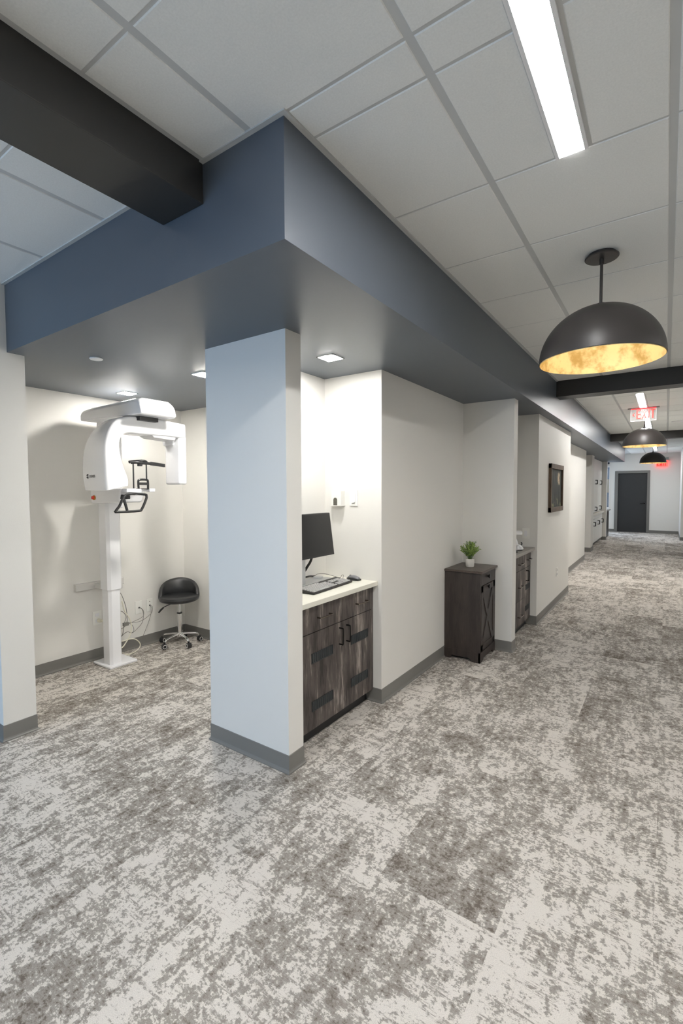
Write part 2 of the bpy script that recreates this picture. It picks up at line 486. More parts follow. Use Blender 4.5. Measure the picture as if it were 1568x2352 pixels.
baseboard('baseboard_pillar', [(-2.30, 2.30), (-2.30, 1.888), (-1.662, 1.888), (-1.662, 2.013), (-1.74, 2.013)])
baseboard('baseboard_recess', [(-1.79, 2.915), (-1.67, 2.915), (-1.67, 4.54), (-1.18, 4.54), (-1.18, 4.67), (-1.3, 4.67)])
baseboard('baseboard_gallery', [(-1.30, 5.63), (-1.192, 5.63), (-1.192, 7.75), (-1.465, 7.75), (-1.465, 11.6), (-2.1, 11.6)])
baseboard('baseboard_cabinet', [(-2.1, 13.05), (-1.52, 13.05), (-1.52, 13.5), (-1.66, 13.5)])
baseboard('baseboard_passage', [(-1.63, 16.4), (-1.50, 16.4), (-1.50, 16.55), (-2.3, 16.55)])
baseboard('baseboard_imaging', [(-4.28, 1.33), (-4.28, 3.18), (-2.30, 3.18), (-2.30, 2.3)])
baseboard('baseboard_left', [(-7.9, 1.14), (-3.335, 1.14), (-3.335, 1.325), (-4.2, 1.325)])
baseboard('baseboard_end', [(-3.4, 19.8), (-1.552, 19.8)])
baseboard('baseboard_end', [(-.476, 19.8), (.375, 19.8), (.375, 17.4), (.76, 17.4), (.76, 6.1)])

# end door
dr = st(MB((-1.0, 19.8, 0)).box(-1.50, -.51, 19.845, 19.89, .012, 2.17).build('door_1', DOOR, bevel=.002))
fr = MB((-1.0, 19.8, 0))
for x0, x1, z0, z1 in ((-1.552, -1.45, 0, 2.215), (-.56, -.476, 0, 2.215), (-1.45, -.56, 2.13, 2.215)):
    fr.box(x0, x1, 19.775, 19.845, z0, z1)
fo = fr.build('door_frame', DFRM, dr, bevel=.004)
h_ = MB((-1.0, 19.8, 0)).cyl((-.63, 19.845, 1.05), (-.63, 19.80, 1.05), .028).cyl((-.63, 19.80, 1.05), (-.76, 19.795, 1.045), .011)
h_.build('door_handle', BLKM, dr)
MB((-1.0, 19.8, 0)).box(-1.45, -.56, 19.80, 19.9, 0, .012).build('threshold', ALUM, dr)

# window in the end room
wn = st(MB((-2.5, 19.8, 0)).box(-3.4, -1.715, 19.78, 19.84, .84, .90).box(-3.4, -1.715, 19.78, 19.84, 2.36, 2.40)
        .box(-1.733, -1.715, 19.78, 19.84, .9, 2.36).box(-3.4, -3.35, 19.78, 19.84, .9, 2.36).build('window_2', LTRIM))
gl = mat('window_pane_glass', (.95, .97, .98), .02); gl.node_tree.nodes['Principled BSDF'].inputs['Transmission Weight'].default_value = .95
MB((-2.5, 19.8, 0)).box(-3.35, -1.733, 19.80, 19.806, .9, 2.36).build('pane', gl, wn)
bd = thing('neighbouring_building', (-2.5, 21.5, 0), 'slate blue building with a tan band seen through the far end window', 'building')
MB((-2.5, 21.5, 0)).box(-4.6, .4, 21.5, 21.7, -.5, 1.42).box(-4.6, .4, 21.5, 21.7, 1.95, 3.2).build('siding', BLINDB, bd)
MB((-2.5, 21.5, 0)).box(-4.6, .4, 21.48, 21.72, 1.42, 1.95).build('tan_band', BLINDO, bd)
tag(MB((-2.5, 19.7, 2.4)).box(-3.35, -1.73, 19.66, 19.77, 2.47, 2.56).build('window_blind', DBLU, bevel=.01),
    'dark navy rolled blind above the far end window', 'blind')


# ---------------------------------------------------------------- beams
def beam(label, x0, x1, y0, y1, z0):
    o = MB(((x0+x1)/2, (y0+y1)/2, CZ)).box(x0, x1, y0, y1, z0, CZ+.004).build('ceiling_beam', BEAM, bevel=.003)
    tag(o, label, 'beam')


beam('wide near black ceiling beam running back over the camera from the blue soffit', -1.747, -1.492, -4.4, 1.229, 2.654)
beam('black ceiling beam across the corridor behind the nearest dome pendant', -1.08, .76, 5.96, 6.19, 2.628)
beam('farther black ceiling beam across the corridor behind the second dome pendant', -1.08, .76, 12.33, 12.55, 2.645)


# ---------------------------------------------------------------- lights
def linear_light(x, y0, y1, label):
    t = thing('linear_ceiling_light', (x, (y0+y1)/2, CZ), label, 'light', 'recessed linear lights')
    o = t.location[:]
    hw = (LX1-LX0)/2
    MB(o).box(x-hw+.012, x+hw-.012, y0+.005, y1-.005, CZ-.006, CZ+.004).build('lens', LAMP, t, bevel=.002)
    b = MB(o)
    for s in (-1, 1):
        b.box(x+s*hw-.006-.006, x+s*hw-.006+.006, y0, y1, CZ-.010, CZ+.01)
    b.build('housing', LTRIM, t)


linear_light(-.313, -1.049, 1.981, 'long glowing linear ceiling light nearest the camera, before the first dome pendant')
linear_light(-.313, 7.35, 8.60, 'short glowing linear ceiling light between the first black cross beam and the exit sign')
linear_light(-.313, 9.26, 11.65, 'glowing linear ceiling light behind the hanging exit sign, above the second pendant')
linear_light(-.313, 16.75, 18.3, 'farthest small linear ceiling light above the third pendant')


linear_light(2.7, -1.3, 1.1, 'added unseen linear light right of the camera, bouncing light onto the corridor ceiling')  # invented out-of-view fixture, added to brighten the corridor ceiling by bounce
linear_light(2.7, 2.6, 5.0, 'added unseen linear light right of the nearest pendant, bouncing light onto the corridor ceiling')  # second added out-of-view fixture, also only for ceiling bounce


def pendant(x, y, rodlab):
    t = thing('dome_pendant', (x, y, CZ), rodlab, 'pendant light', 'dome pendants down the corridor')
    o = (x, y, CZ)
    MB(o).lathe([(.068, 2.812), (.068, 2.792), (.082, 2.792), (.082, 2.788), (.078, 2.784), (0.012, 2.782)], (x, y, 0)).build('canopy', BRONZ, t)
    MB(o).cyl((x, y, 2.785), (x, y, 2.545), .0075, n=16).cyl((x, y, 2.785), (x, y, 2.755), .011, n=16).build('rod', BRONZ, t)
    R, H, z0 = .303, .285, 2.25
    prof = [(R*math.sin(a), z0 + H*math.cos(a)) for a in [PI/2*i/28 for i in range(1, 29)]]
    outer = [(.02, z0+H+.004)] + prof
    inner = [(p[0]-.003, p[1]-.0005) for p in prof[::-1]]
    MB(o).lathe([(0.001, z0+H+.018), (.02, z0+H+.014)] + outer[1:] + [(R-.0015, z0-.002)] + [(a-.0008, b-.0015) for a, b in prof[::-1]] + [(.001, z0+H-.002)], (x, y, 0), 96).build('shade', BRONZ, t)
    MB(o).lathe([(a-.0035, b-.0035) for a, b in prof] + [(a-.005, b-.005) for a, b in prof[::-1]], (x, y, 0), 96, closed=True).build('gold_lining', GOLD, t)
    MB(o).cyl((x, y, z0+H-.003), (x, y, z0+H-.07), .022).build('socket', BRONZ, t)
    MB(o).lathe([(.012, z0+H-.065), (.018, z0+H-.08), (.03, z0+H-.105), (.032, z0+H-.125), (.024, z0+H-.145), (.002, z0+H-.155)], (x, y, 0), 20).build('bulb', BULB, t)


pendant(-.313, 2.909, 'nearest and largest black dome pendant with gold leaf lining')
pendant(-.313, 9.02, 'middle black dome pendant hanging under the exit sign')
pendant(-.313, 15.0, 'farthest black dome pendant, just above the end door')


SPOTR = mat('bright_downlight_lens', (.9, .9, .9), .5, emit=(1, .965, .90), estr=ROOMSPOT)
SPOTB = mat('back_downlight_lens', (.9, .9, .9), .5, emit=(1, .965, .90), estr=BACKSPOT)


def downlight(x0, x1, y0, y1, label, lens=SPOTM):
    cx, cy = (x0+x1)/2, (y0+y1)/2
    t = thing('square_downlight', (cx, cy, SZ), label, 'light', 'square downlights in the soffit')
    b = MB((cx, cy, SZ)); w = .008
    b.box(x0, x1, y0, y0+w, SZ-.004, SZ+.001).box(x0, x1, y1-w, y1, SZ-.004, SZ+.001).box(x0, x0+w, y0, y1, SZ-.004, SZ+.001).box(x1-w, x1, y0, y1, SZ-.004, SZ+.001)
    b.build('trim_ring', LTRIM, t)
    MB((cx, cy, SZ)).hexa([(x0+w, y0+w, SZ), (x1-w, y0+w, SZ), (x1-w, y1-w, SZ), (x0+w, y1-w, SZ)], [(x0+w*1.4, y0+w*1.4, SZ-.0055), (x1-w*1.4, y0+w*1.4, SZ-.0055), (x1-w*1.4, y1-w*1.4, SZ-.0055), (x0+w*1.4, y1-w*1.4, SZ-.0055)]).build('lens', lens, t, smooth=False)


downlight(-1.853, -1.725, 2.403, 2.532, 'square glowing downlight in the soffit over the desk niche')
downlight(-2.865, -2.737, 2.219, 2.348, 'square glowing downlight half hidden by the left edge of the pillar', SPOTR)
downlight(-3.935, -3.807, 2.262, 2.391, 'square downlight in the soffit just above the imaging machine, lost in its own glare', SPOTB)

tag(MB((-3.023, 1.612, SZ)).lathe([(.001, SZ), (.038, SZ), (.040, SZ-.004), (.036, SZ-.008), (.001, SZ-.0085)], (-3.023, 1.612, 0)).build('sprinkler_cover', LTRIM),
    'small round white cover plate in the blue soffit left of the pillar', 'cover plate')
for y, lb in ((10.73, 'round white ceiling disc right of the hanging exit sign'), (16.95, 'faint round ceiling disc near the end wall')):
    x = .16
    tag(MB((x, y, CZ)).lathe([(.001, CZ), (.11, CZ), (.112, CZ-.008), (.10, CZ-.014), (.001, CZ-.016)], (x, y, 0)).build('ceiling_speaker', LTRIM), lb, 'speaker')

# hanging exit sign
t = thing('exit_sign', (-.318, 8.65, CZ), 'clear acrylic sign with red EXIT letters and left arrow hung from ceiling', 'exit sign')
o_ = (-.318, 8.65, CZ)
MB(o_).box(-.525, -.112, 8.60, 8.70, CZ-.012, CZ-.004).build('mounting_plate', ALUM, t, bevel=.002)
MB(o_).box(-.48, -.155, 8.646, 8.656, CZ-.020, CZ-.012).build('led_channel', REDS, t)
MB(o_).box(-.482, -.155, 8.647, 8.653, 2.612, CZ-.03).build('acrylic_panel', acr, t, bevel=.001)
b = MB(o_)
for q in ((-.486, -.482, 2.608, 2.782), (-.155, -.151, 2.608, 2.782), (-.486, -.151, 2.606, 2.611)):
    b.box(q[0], q[1], 8.646, 8.654, q[2], q[3])
b.build('panel_edge', mat('pink_lit_edge', (.9, .75, .75), .4, emit=(1, .6, .6), estr=.3), t)
def exit_letters(o, x0, w, z0, h, y, stroke, material, parent):
    """the four block letters of EXIT, one mesh each, drawn w wide in all"""
    k = w/.243; T = stroke; za, zb = z0, z0+h; Y = (y-.001, y+.001)
    e0 = x0; b = MB(o); b.box(e0, e0+T, *Y, za, zb)
    for q in (za, (za+zb)/2-T*.4, zb-T*.8): b.box(e0+T, e0+.058*k, *Y, q, q+T*.8)
    b.build('letter', material, parent, smooth=False)
    e0 = x0+.068*k; e1 = e0+.068*k; g = T*1.15
    MB(o).prism([(e0, za), (e0+g, za), (e1, zb), (e1-g, zb)], 'y', *Y).prism([(e1-g, za), (e1, za), (e0+g, zb), (e0, zb)], 'y', y-.0012, y+.0012).build('letter', material, parent, smooth=False)
    e0 = x0+.150*k; MB(o).box(e0, e0+T, *Y, za, zb).build('letter', material, parent, smooth=False)
    e0 = x0+.180*k; c = e0+.0315*k
    MB(o).box(c-T/2, c+T/2, *Y, za, zb-T*.8).box(e0, e0+.063*k, *Y, zb-T*.8, zb).build('letter', material, parent, smooth=False)


exit_letters(o_, -.408, .243, 2.640, .136, 8.643, .018, REDL, t)
b = MB(o_)
for s in (-1, 1):
    b.prism([(-.462, 2.705), (-.436, 2.705+s*.028), (-.430, 2.705+s*.022), (-.450, 2.705)], 'y', 8.641, 8.644)
b.build('arrow', REDL, t)
# glowing exit sign on the end wall
t = thing('exit_sign', (-.13, 19.72, 2.6), 'glowing red EXIT sign on the end wall, partly behind the farthest pendant', 'exit sign')
o_ = (-.13, 19.72, 2.6)
MB(o_).box(-.15, .04, 19.62, 19.8, 2.555, 2.64).build('housing', mat('sign_housing', s2l(128, 138, 132), .4), t, bevel=.004)
MB(o_).box(-.31, .02, 19.70, 19.712, 2.335, 2.56).build('panel', REDW, t)
exit_letters(o_, -.285, .27, 2.365, .16, 19.697, .022, mat('deep_red_letter', s2l(190, 10, 10), .5, emit=s2l(200, 10, 10), estr=.6), t)


# ---------------------------------------------------------------- pulls
def pull(parent, o, p0, p1, out, name='handle', rad=.0052, m_=BLKM):
    p0, p1, out = Vector(p0), Vector(p1), Vector(out)
    d = (p1-p0).normalized()*.012
    e = out*.35
    MB(o).tube([p0, p0+out-e*.6, p0+out+d*.7, p1+out-d*.7, p1+out-e*.6, p1], rad, 8, smooth=4).build(name, m_, parent)


# ---------------------------------------------------------------- desk niche cabinet
FX = -1.735     # face plane
o_ = (-1.95, 2.465, 0)
cab = thing('base_cabinet', o_, 'rustic grey brown base cabinet with vent grilles in the lit desk niche', 'cabinet')
MB(o_).box(-2.168, FX-.02, 2.016, 2.912, .09, .861).build('body', RUST, cab)
MB(o_).box(-2.168, FX-.06, 2.016, 2.912, 0, .09).build('toe_kick', BLKP, cab)
MB(o_).box(FX-.02, FX-.004, 2.885, 2.912, .09, .861).build('filler', RUST, cab)
for (y0, y1, z0, z1, nm, hp) in ((2.018, 2.503, .692, .856, 'drawer', ((2.245, .773), (2.365, .773))),
                                 (2.507, 2.883, .692, .856, 'drawer', ((2.675, .771), (2.800, .771))),
                                 (2.018, 2.503, .095, .687, 'door', ((2.478, .652), (2.478, .545))),
                                 (2.507, 2.883, .095, .687, 'door', ((2.560, .652), (2.560, .545)))):
    d = MB(o_).box(FX-.02, FX, y0, y1, z0, z1).build(nm, RUST, cab, bevel=.0012)
    pull(d, o_, (FX, *hp[0]), (FX, *hp[1]), (.03, 0, 0), m_=NICK if nm == 'drawer' else BLKM)
    if nm == 'door':
        for zc in (.533, .238):
            ya, yb = (2.183, 2.402) if y0 < 2.3 else (2.613, 2.829)
            b = MB(o_)
            h = .031
            for q in ((ya, yb, zc-h, zc-h+.004), (ya, yb, zc+h-.004, zc+h), (ya, ya+.004, zc-h, zc+h), (yb-.004, yb, zc-h, zc+h)):
                b.box(FX, FX+.004, *q)
            b.box(FX, FX+.0008, ya, yb, zc-h, zc+h)
            n = 10
            for i in range(n):
                yy = ya + .006 + (yb-ya-.012)*(i+.5)/n
                b.hexa([(FX+.0008, yy-.008, zc-h+.004), (FX+.0045, yy-.006, zc-h+.004), (FX+.0015, yy+.008, zc-h+.004), (FX+.0005, yy+.008, zc-h+.004)],
                       [(FX+.0008, yy-.008, zc+h-.004), (FX+.0045, yy-.006, zc+h-.004), (FX+.0015, yy+.008, zc+h-.004), (FX+.0005, yy+.008, zc+h-.004)])
            b.build('vent_grille', VENT, d)
tag(MB((-1.93, 2.465, .861)).box(-2.168, -1.70, 2.015, 2.913, .861, .893).build('countertop', TOP1, bevel=.003),
    'cream laminate countertop holding the monitor and keyboard', 'countertop')

# monitor
o_ = (-1.98, 2.46, .893)
mon = thing('monitor', o_, 'black computer monitor on silver stand, cut off by the pillar', 'monitor')
tl = lambda z: -1.95 - (z-1.09)*.138
yA, yB, zA, zB = 2.197, 2.727, 1.092, 1.39
def slab(d0, d1, ya, yb, za, zb):
    return [(tl(za)-d0, ya, za), (tl(za)-d1, ya, za), (tl(zb)-d1, ya, zb), (tl(zb)-d0, ya, zb)], [(tl(za)-d0, yb, za), (tl(za)-d1, yb, za), (tl(zb)-d1, yb, zb), (tl(zb)-d0, yb, zb)]
MB(o_).hexa(*slab(.0, .03, yA, yB, zA, zB)).build('casing', BLKP, mon, bevel=.003)
MB(o_).hexa(*slab(-.0015, .004, yA+.007, yB-.007, zA+.016, zB-.007)).build('screen', SCRN, mon)
MB(o_).box(-2.10, -2.03, 2.425, 2.50, .90, 1.30).build('stand_neck', SILV, mon, bevel=.008)
MB(o_).box(-2.155, -1.985, 2.36, 2.80, .8935, .903).build('stand_base', SILV, mon, bevel=.004)
MB(o_).box(-2.05, tl(1.25)-.028, 2.43, 2.49, 1.18, 1.29).build('mount', BLKP, mon, bevel=.004)
cb = MB(o_)
cb.tube([(-2.02, 2.56, 1.13), (-2.03, 2.555, 1.06), (-2.06, 2.52, .99), (-2.07, 2.49, .95), (-2.10, 2.45, .93)], .009, 8, smooth=4)
cb.tube([(-2.01, 2.60, 1.13), (-2.03, 2.565, 1.07), (-2.05, 2.53, 1.0), (-2.075, 2.485, .945)], .005, 8, smooth=4)
cb.build('video_cable', CBLB, mon)
MB(o_).tube([(-2.09, 2.53, .935), (-2.10, 2.60, .932), (-2.12, 2.66, .925), (-2.14, 2.71, .915), (-2.145, 2.745, .909)], .007, 8, smooth=4).tube([(-2.145, 2.74, .909), (-2.13, 2.76, .925), (-2.09, 2.80, .925), (-2.04, 2.83, .91), (-1.99, 2.85, .898), (-1.98, 2.86, .915), (-1.965, 2.86, .92), (-1.955, 2.84, .897)], .0015, 6, smooth=4).build('data_cable', CBLB, mon)
t = MB((-2.11, 2.74, .9035)).lathe([(.001, .9035), (.036, .9035), (.038, .909), (.034, .913), (.001, .9135)], (-2.11, 2.74, 0)).build('cable_grommet', SILV)
tag(t, 'round silver disc resting on the monitor base plate behind the keyboard', 'grommet')

# keyboard
kb = thing('keyboard', (-1.885, 2.53, .893), 'black keyboard with grey keys on the cream counter', 'keyboard', rz=math.radians(3))
kd = kb.location[:]
KL, KD = .475, .145       # length along y, depth along x
b = MB()
b.hexa([(KD/2, -KL/2, .002), (KD/2, KL/2, .002), (-KD/2, KL/2, .002), (-KD/2, -KL/2, .002)],
       [(KD/2, -KL/2, .014), (KD/2, KL/2, .014), (-KD/2, KL/2, .028), (-KD/2, -KL/2, .028)])
b.build('body', KEYB, kb, bevel=.003)
rows = 6
km = MB(); km.hexa([(.0078, -.0078, 0), (.0078, .0078, 0), (-.0078, .0078, 0), (-.0078, -.0078, 0)], [(.006, -.006, .006), (.006, .006, .006), (-.006, .006, .006), (-.006, -.006, .006)])
k0 = km.build('key', KEYM, kb)
first = True
cnt = 0
for rI in range(rows):
    x = KD/2 - .016 - rI*.0205
    zz = .0145 + (KD/2-x)/KD*.0135
    ks = []
    y = -KL/2 + .014
    if rI == 0: ks = [(-.215, 1.3), (-.190, 1.2), (-.165, 1.2), (-.090, 6.6), (-.013, 1.2), (.012, 1.2), (.037, 1.3)]
    else: ks = [(-.218 + i*.0195*15/14, 1.0) for i in range(13)]
    ks += [(.082 + i*.0195, 1.) for i in range(3)] if rI != 2 else []
    if rI < 5: ks += [(.1545 + i*.0195, 1.) for i in range(4)] if rI < 4 else [(.1545 + i*.0195, 1.) for i in range(3)]
    for (yk, wk) in ks:
        if cnt >= 100: break
        k = k0 if first else k0.copy()
        if not first: COL.objects.link(k); k.parent = kb
        first = False; cnt += 1
        k.location = (x, yk, zz); k.scale = (1, wk*1.12, 1)
# mouse
mo = thing('computer_mouse', (-1.868, 2.855, .893), 'grey and black computer mouse beside the keyboard', 'mouse', rz=math.radians(-10))
b = MB(); rr = []
for i in range(9):
    tt = i/8; xx = .055 - .11*tt
    w = .031*math.sin(PI*(.12+.76*tt))**.5; h = .010 + .026*math.sin(PI*(.12+.76*(1-tt)*.9+.05))
    rr.append([(xx, -w, .009), (xx, -w*.8, h*.75), (xx, -w*.35, h), (xx, w*.35, h), (xx, w*.8, h*.75), (xx, w, .009)])
b.loft(rr); b.build('shell', MSG, mo, sub=1)
b = MB().loft([[(p[0], p[1]*1.02, .002) for p in (r_[0], r_[5])] + [(r_[5][0], r_[5][1]*1.03, .013), (r_[0][0], r_[0][1]*1.03, .013)] for r_ in rr]); b.build('base', BLKP, mo)
MB().cyl((-.035, -.004, .027), (-.035, .004, .027), .008).build('scroll_wheel', BLKP, mo)


# ---------------------------------------------------------------- wall plates
def plate_y(x, y, z, w, h, label, kind, name='wall_switch', dx=-1):
    """plate on a wall facing -y"""
    o = (x, y, z)
    t = thing(name, o, label, kind)
    MB(o).box(x-w/2, x+w/2, y-.007, y, z-h/2, z+h/2).build('plate', WHT, t, bevel=.002)
    MB(o).box(x-w*.22, x+w*.22, y-.010, y-.007, z-h*.28, z+h*.28).build('rocker', WHTG, t, bevel=.001)
    return t


t = plate_y(-1.905, 2.915, 1.492, .073, .118, 'white switch plate on the bright niche wall, right of the holder', 'switch')
MB(t.location).box(-1.918, -1.893, 2.904, 2.906, 1.452, 1.455).build('slot', CBLG, t)
o_ = (-2.033, 2.915, 1.435)
t = thing('wall_holder', o_, 'white wall mounted holder with dark arched slot above the monitor', 'holder')
MB(o_).box(-2.078, -1.988, 2.865, 2.915, 1.437, 1.548).build('housing', WHT, t, bevel=.004)
MB(o_).box(-2.082, -1.984, 2.861, 2.915, 1.433, 1.438).build('ledge', WHT, t)
arc = [(-2.056, 1.438), (-2.022, 1.438), (-2.022, 1.477)] + [(-2.039+.017*math.cos(a), 1.477+.019*math.sin(a)) for a in [PI*i/10 for i in range(1, 10)]] + [(-2.056, 1.477)]
MB(o_).prism(arc, 'y', 2.8625, 2.8655).build('arched_slot', mat('dark_sparkle', s2l(88, 86, 78), .5, var=(300, .5)), t)
plate_y(-1.318, 5.63, 1.047, .075, .115, 'white rocker switch plate in the alcove behind the scanner', 'switch')


def plate_x(x, y, z, w, h, name, label, kind, holes):
    o = (x, y, z); t = thing(name, o, label, kind)
    MB(o).box(x, x+.007, y-w/2, y+w/2, z-h/2, z+h/2).build('plate', WHT, t, bevel=.002)
    b = MB(o)
    for (dy, dz, a, c) in holes: b.box(x+.006, x+.009, y+dy-a/2, y+dy+a/2, z+dz-c/2, z+dz+c/2)
    b.build('socket', BLKP if 'jack' in name else WHTG, t)
    return t


OX = -4.28
plate_x(OX, 2.635, .397, .070, .125, 'data_jack', 'white wall plate with black cable, nearer the machine', 'wall plate', [(.005, -.003, .014, .014)])
plate_x(OX, 2.757, .397, .070, .125, 'data_jack', 'white wall plate with two jacks, nearer the stool', 'wall plate', [(0, .038, .008, .008), (0, -.002, .014, .014)])
pw = plate_x(OX, 2.224, .386, .082, .127, 'power_outlet', 'white power outlet behind the machine column in shadow', 'outlet', [(0, .028, .034, .03), (0, -.028, .034, .03)])
t = plate_x(-1.192, 6.81, .442, .070, .118, 'power_outlet', 'white outlet low on the wall below the framed picture', 'outlet', [(0, .028, .034, .03), (0, -.028, .034, .03)])

# ---------------------------------------------------------------- tilt-out cabinet with crossed door
o_ = (-1.50, 4.305, 0)
tc_ = thing('tilt_out_cabinet', o_, 'dark espresso cabinet with crossed door, holding the potted plant', 'cabinet')
X0, X1, Y0, Y1 = -1.668, -1.333, 4.085, 4.522
b = MB(o_)
b.prism([(X0, .0), (X0+.06, 0), (X0+.075, .03), (X1-.10, .03), (X1-.07, 0), (X1, 0), (X1, .806), (X0, .806)], 'y', Y0, Y0+.018)
b.prism([(X0, .0), (X0+.06, 0), (X0+.075, .03), (X1-.10, .03), (X1-.07, 0), (X1, 0), (X1, .806), (X0, .806)], 'y', Y1-.018, Y1)
b.box(X0, X0+.01, Y0+.018, Y1-.018, .1, .806); b.box(X0+.01, X1-.002, Y0+.018, Y1-.018, .11, .125)
b.build('body', ESP, tc_, bevel=.0015)
b = MB(o_)
b.prism([(X0-.001, .0), (X0+.06, 0), (X0+.075, .03), (X1-.10, .03), (X1-.07, 0), (X1+.004, 0), (X1+.004, .092), (X0-.001, .092)], 'y', Y0-.004, Y0)
b.prism([(Y0-.004, 0), (Y0+.06, 0), (Y0+.085, .028), (Y1-.085, .028), (Y1-.06, 0), (Y1, 0), (Y1, .092), (Y0-.004, .092)], 'x', X1-.014, X1+.004)
b.build('plinth', ESP, tc_, bevel=.001)
MB(o_).box(X0-.0, X1+.018, Y0-.016, 4.536, .806, .826).build('top', ESPT, tc_, bevel=.004)
d = MB(o_).box(X1-.016, X1, Y0+.024, Y1-.02, .692, .80).build('drawer', ESP, tc_, bevel=.0015)
MB(o_).cyl((X1, 4.285, .758), (X1+.012, 4.285, .758), .007).cyl((X1+.012, 4.285, .758), (X1+.024, 4.285, .758), .017, .020, 16).build('knob', BLKM, d, bevel=.002)
d = MB(o_).box(X1-.016, X1-.004, Y0+.024, Y1-.02, .098, .686).build('door', ESP, tc_, bevel=.001)
b = MB(o_); ya, yb, za, zb = Y0+.024, Y1-.02, .098, .686
for q in ((ya, ya+.05, za, zb), (yb-.05, yb, za, zb), (ya, yb, za, za+.055), (ya, yb, zb-.055, zb)): b.box(X1-.004, X1+.002, *q)
b.build('door_frame', ESP, d, bevel=.001)
b = MB(o_); i0, i1, j0, j1 = ya+.05, yb-.05, za+.055, zb-.055; w = .032
b.prism([(i0, j0), (i0+w, j0), (i1, j1-w*1.4), (i1, j1), (i1-w, j1), (i0, j0+w*1.4)], 'x', X1-.004, X1+.0035)
b.prism([(i1, j0), (i1, j0+w*1.4), (i0+w, j1), (i0, j1), (i0, j1-w*1.4), (i1-w, j0)], 'x', X1-.004, X1+.0025)
b.build('cross_brace', ESP, d, bevel=.001)
MB(o_).cyl((X1, 4.285, .665), (X1+.012, 4.285, .665), .007).cyl((X1+.012, 4.285, .665), (X1+.024, 4.285, .665), .017, .020, 16).build('knob', BLKM, d, bevel=.002)
for yy in (ya+.035, yb-.035):
    MB(o_).cyl((X1+.002, yy, .125), (X1+.008, yy, .125), .012, n=6).build('bolt', BLKM, tc_)

# potted plant
o_ = (-1.508, 4.305, .826)
pl = thing('potted_plant', o_, 'small green artificial plant in a white ceramic pot on the espresso cabinet', 'plant')
MB(o_).lathe([(.001, .827), (.034, .827), (.038, .832), (.040, .86), (.041, .898), (.039, .902), (.036, .899), (.035, .89), (.001, .888)], (o_[0], o_[1], 0), 32).build('pot', POT, pl)
MB(o_).lathe([(.001, .893), (.0352, .893), (.0352, .888), (.001, .887)], (o_[0], o_[1], 0), 24).build('soil', SOIL, pl)
stems, lv, ld = MB(o_), MB(o_), MB(o_)


def leaf(mb, p, d, L, w):
    d = d.normalized(); s_ = d.cross(Vector((random.uniform(-1, 1), random.uniform(-1, 1), random.uniform(-1, 1)))).normalized()
    n_ = d.cross(s_)
    a = mb.v(p); b_ = mb.v(p + d*L*.45 + s_*w + n_*.0015); c = mb.v(p + d*L); e = mb.v(p + d*L*.45 - s_*w + n_*.0015)
    mb.face([a, b_, c, e])


for i in range(84):
    a = random.uniform(0, 2*PI); t_ = random.uniform(0, 1)**.6; sp = .105*t_
    top = Vector((sp*math.cos(a), sp*math.sin(a), .085 + .085*math.sqrt(max(0, 1-t_*t_)) - .02*t_ + random.uniform(-.015, .01)))
    if i < 5: top = Vector((random.uniform(-.045, .045), random.uniform(-.045, .045), random.uniform(.165, .182)))
    base_ = Vector((random.uniform(-.012, .012), random.uniform(-.012, .012), .0))
    pts = [Vector((o_[0], o_[1], .89)) + base_.lerp(top, q) + Vector((0, 0, .012*math.sin(PI*q))) for q in (0, .25, .5, .75, 1)]
    stems.tube(pts, .0009, 4)
    for k in range(20):
        q = .28 + .72*k/19
        j = min(3, int(q*4)); p = pts[j].lerp(pts[j+1], q*4-j)
        dd = Vector((random.uniform(-1, 1), random.uniform(-1, 1), random.uniform(-.2, 1)))
        leaf(lv if i > 8 else ld, p, dd, random.uniform(.010, .016), random.uniform(.0032, .0055))
stems.build('stems', LEAFD, pl); lv.build('foliage', LEAF, pl, smooth=False); ld.build('dark_sprigs', LEAFD, pl, smooth=False)

# ---------------------------------------------------------------- alcove cabinet (second niche)
FX = -1.255
o_ = (-1.5, 5.15, 0)
cab = thing('base_cabinet', o_, 'rustic grey brown base cabinet with three drawers in the alcove behind the pier', 'cabinet')
MB(o_).box(-1.78, FX-.018, 4.675, 5.625, .09, .861).build('body', RUST, cab)
MB(o_).box(-1.78, FX-.05, 4.675, 5.625, 0, .09).build('toe_kick', BLKP, cab)
for (z0, z1) in ((.692, .856), (.372, .687), (.095, .367)):
    d = MB(o_).box(FX-.018, FX, 4.68, 5.335, z0, z1).build('drawer', RUST, cab, bevel=.0012)
    zc = {.692: .762, .372: .52, .095: .205}[z0]
    pull(d, o_, (FX, 5.06, zc), (FX, 5.19, zc), (.03, 0, 0), m_=NICK)
d = MB(o_).box(FX-.018, FX, 5.34, 5.60, .692, .856).build('drawer', RUST, cab, bevel=.0012)
pull(d, o_, (FX, 5.41, .773), (FX, 5.54, .773), (.03, 0, 0), m_=NICK)
d = MB(o_).box(FX-.018, FX, 5.34, 5.60, .095, .687).build('door', RUST, cab, bevel=.0012)
pull(d, o_, (FX, 5.40, .655), (FX, 5.40, .545), (.03, 0, 0))
for zc in (.47, .235):
    b = MB(o_).box(FX, FX+.003, 5.38, 5.57, zc-.031, zc+.031)
    for i in range(9): b.box(FX+.003, FX+.005, 5.388+.02*i, 5.396+.02*i, zc-.027, zc+.027)
    b.build('vent_grille', VENT, d)
tag(MB((-1.5, 5.15, .861)).box(-1.80, -1.215, 4.67, 5.63, .861, .893).build('countertop', TOP2, bevel=.003),
    'grey laminate countertop in the alcove under the white scanner', 'countertop')
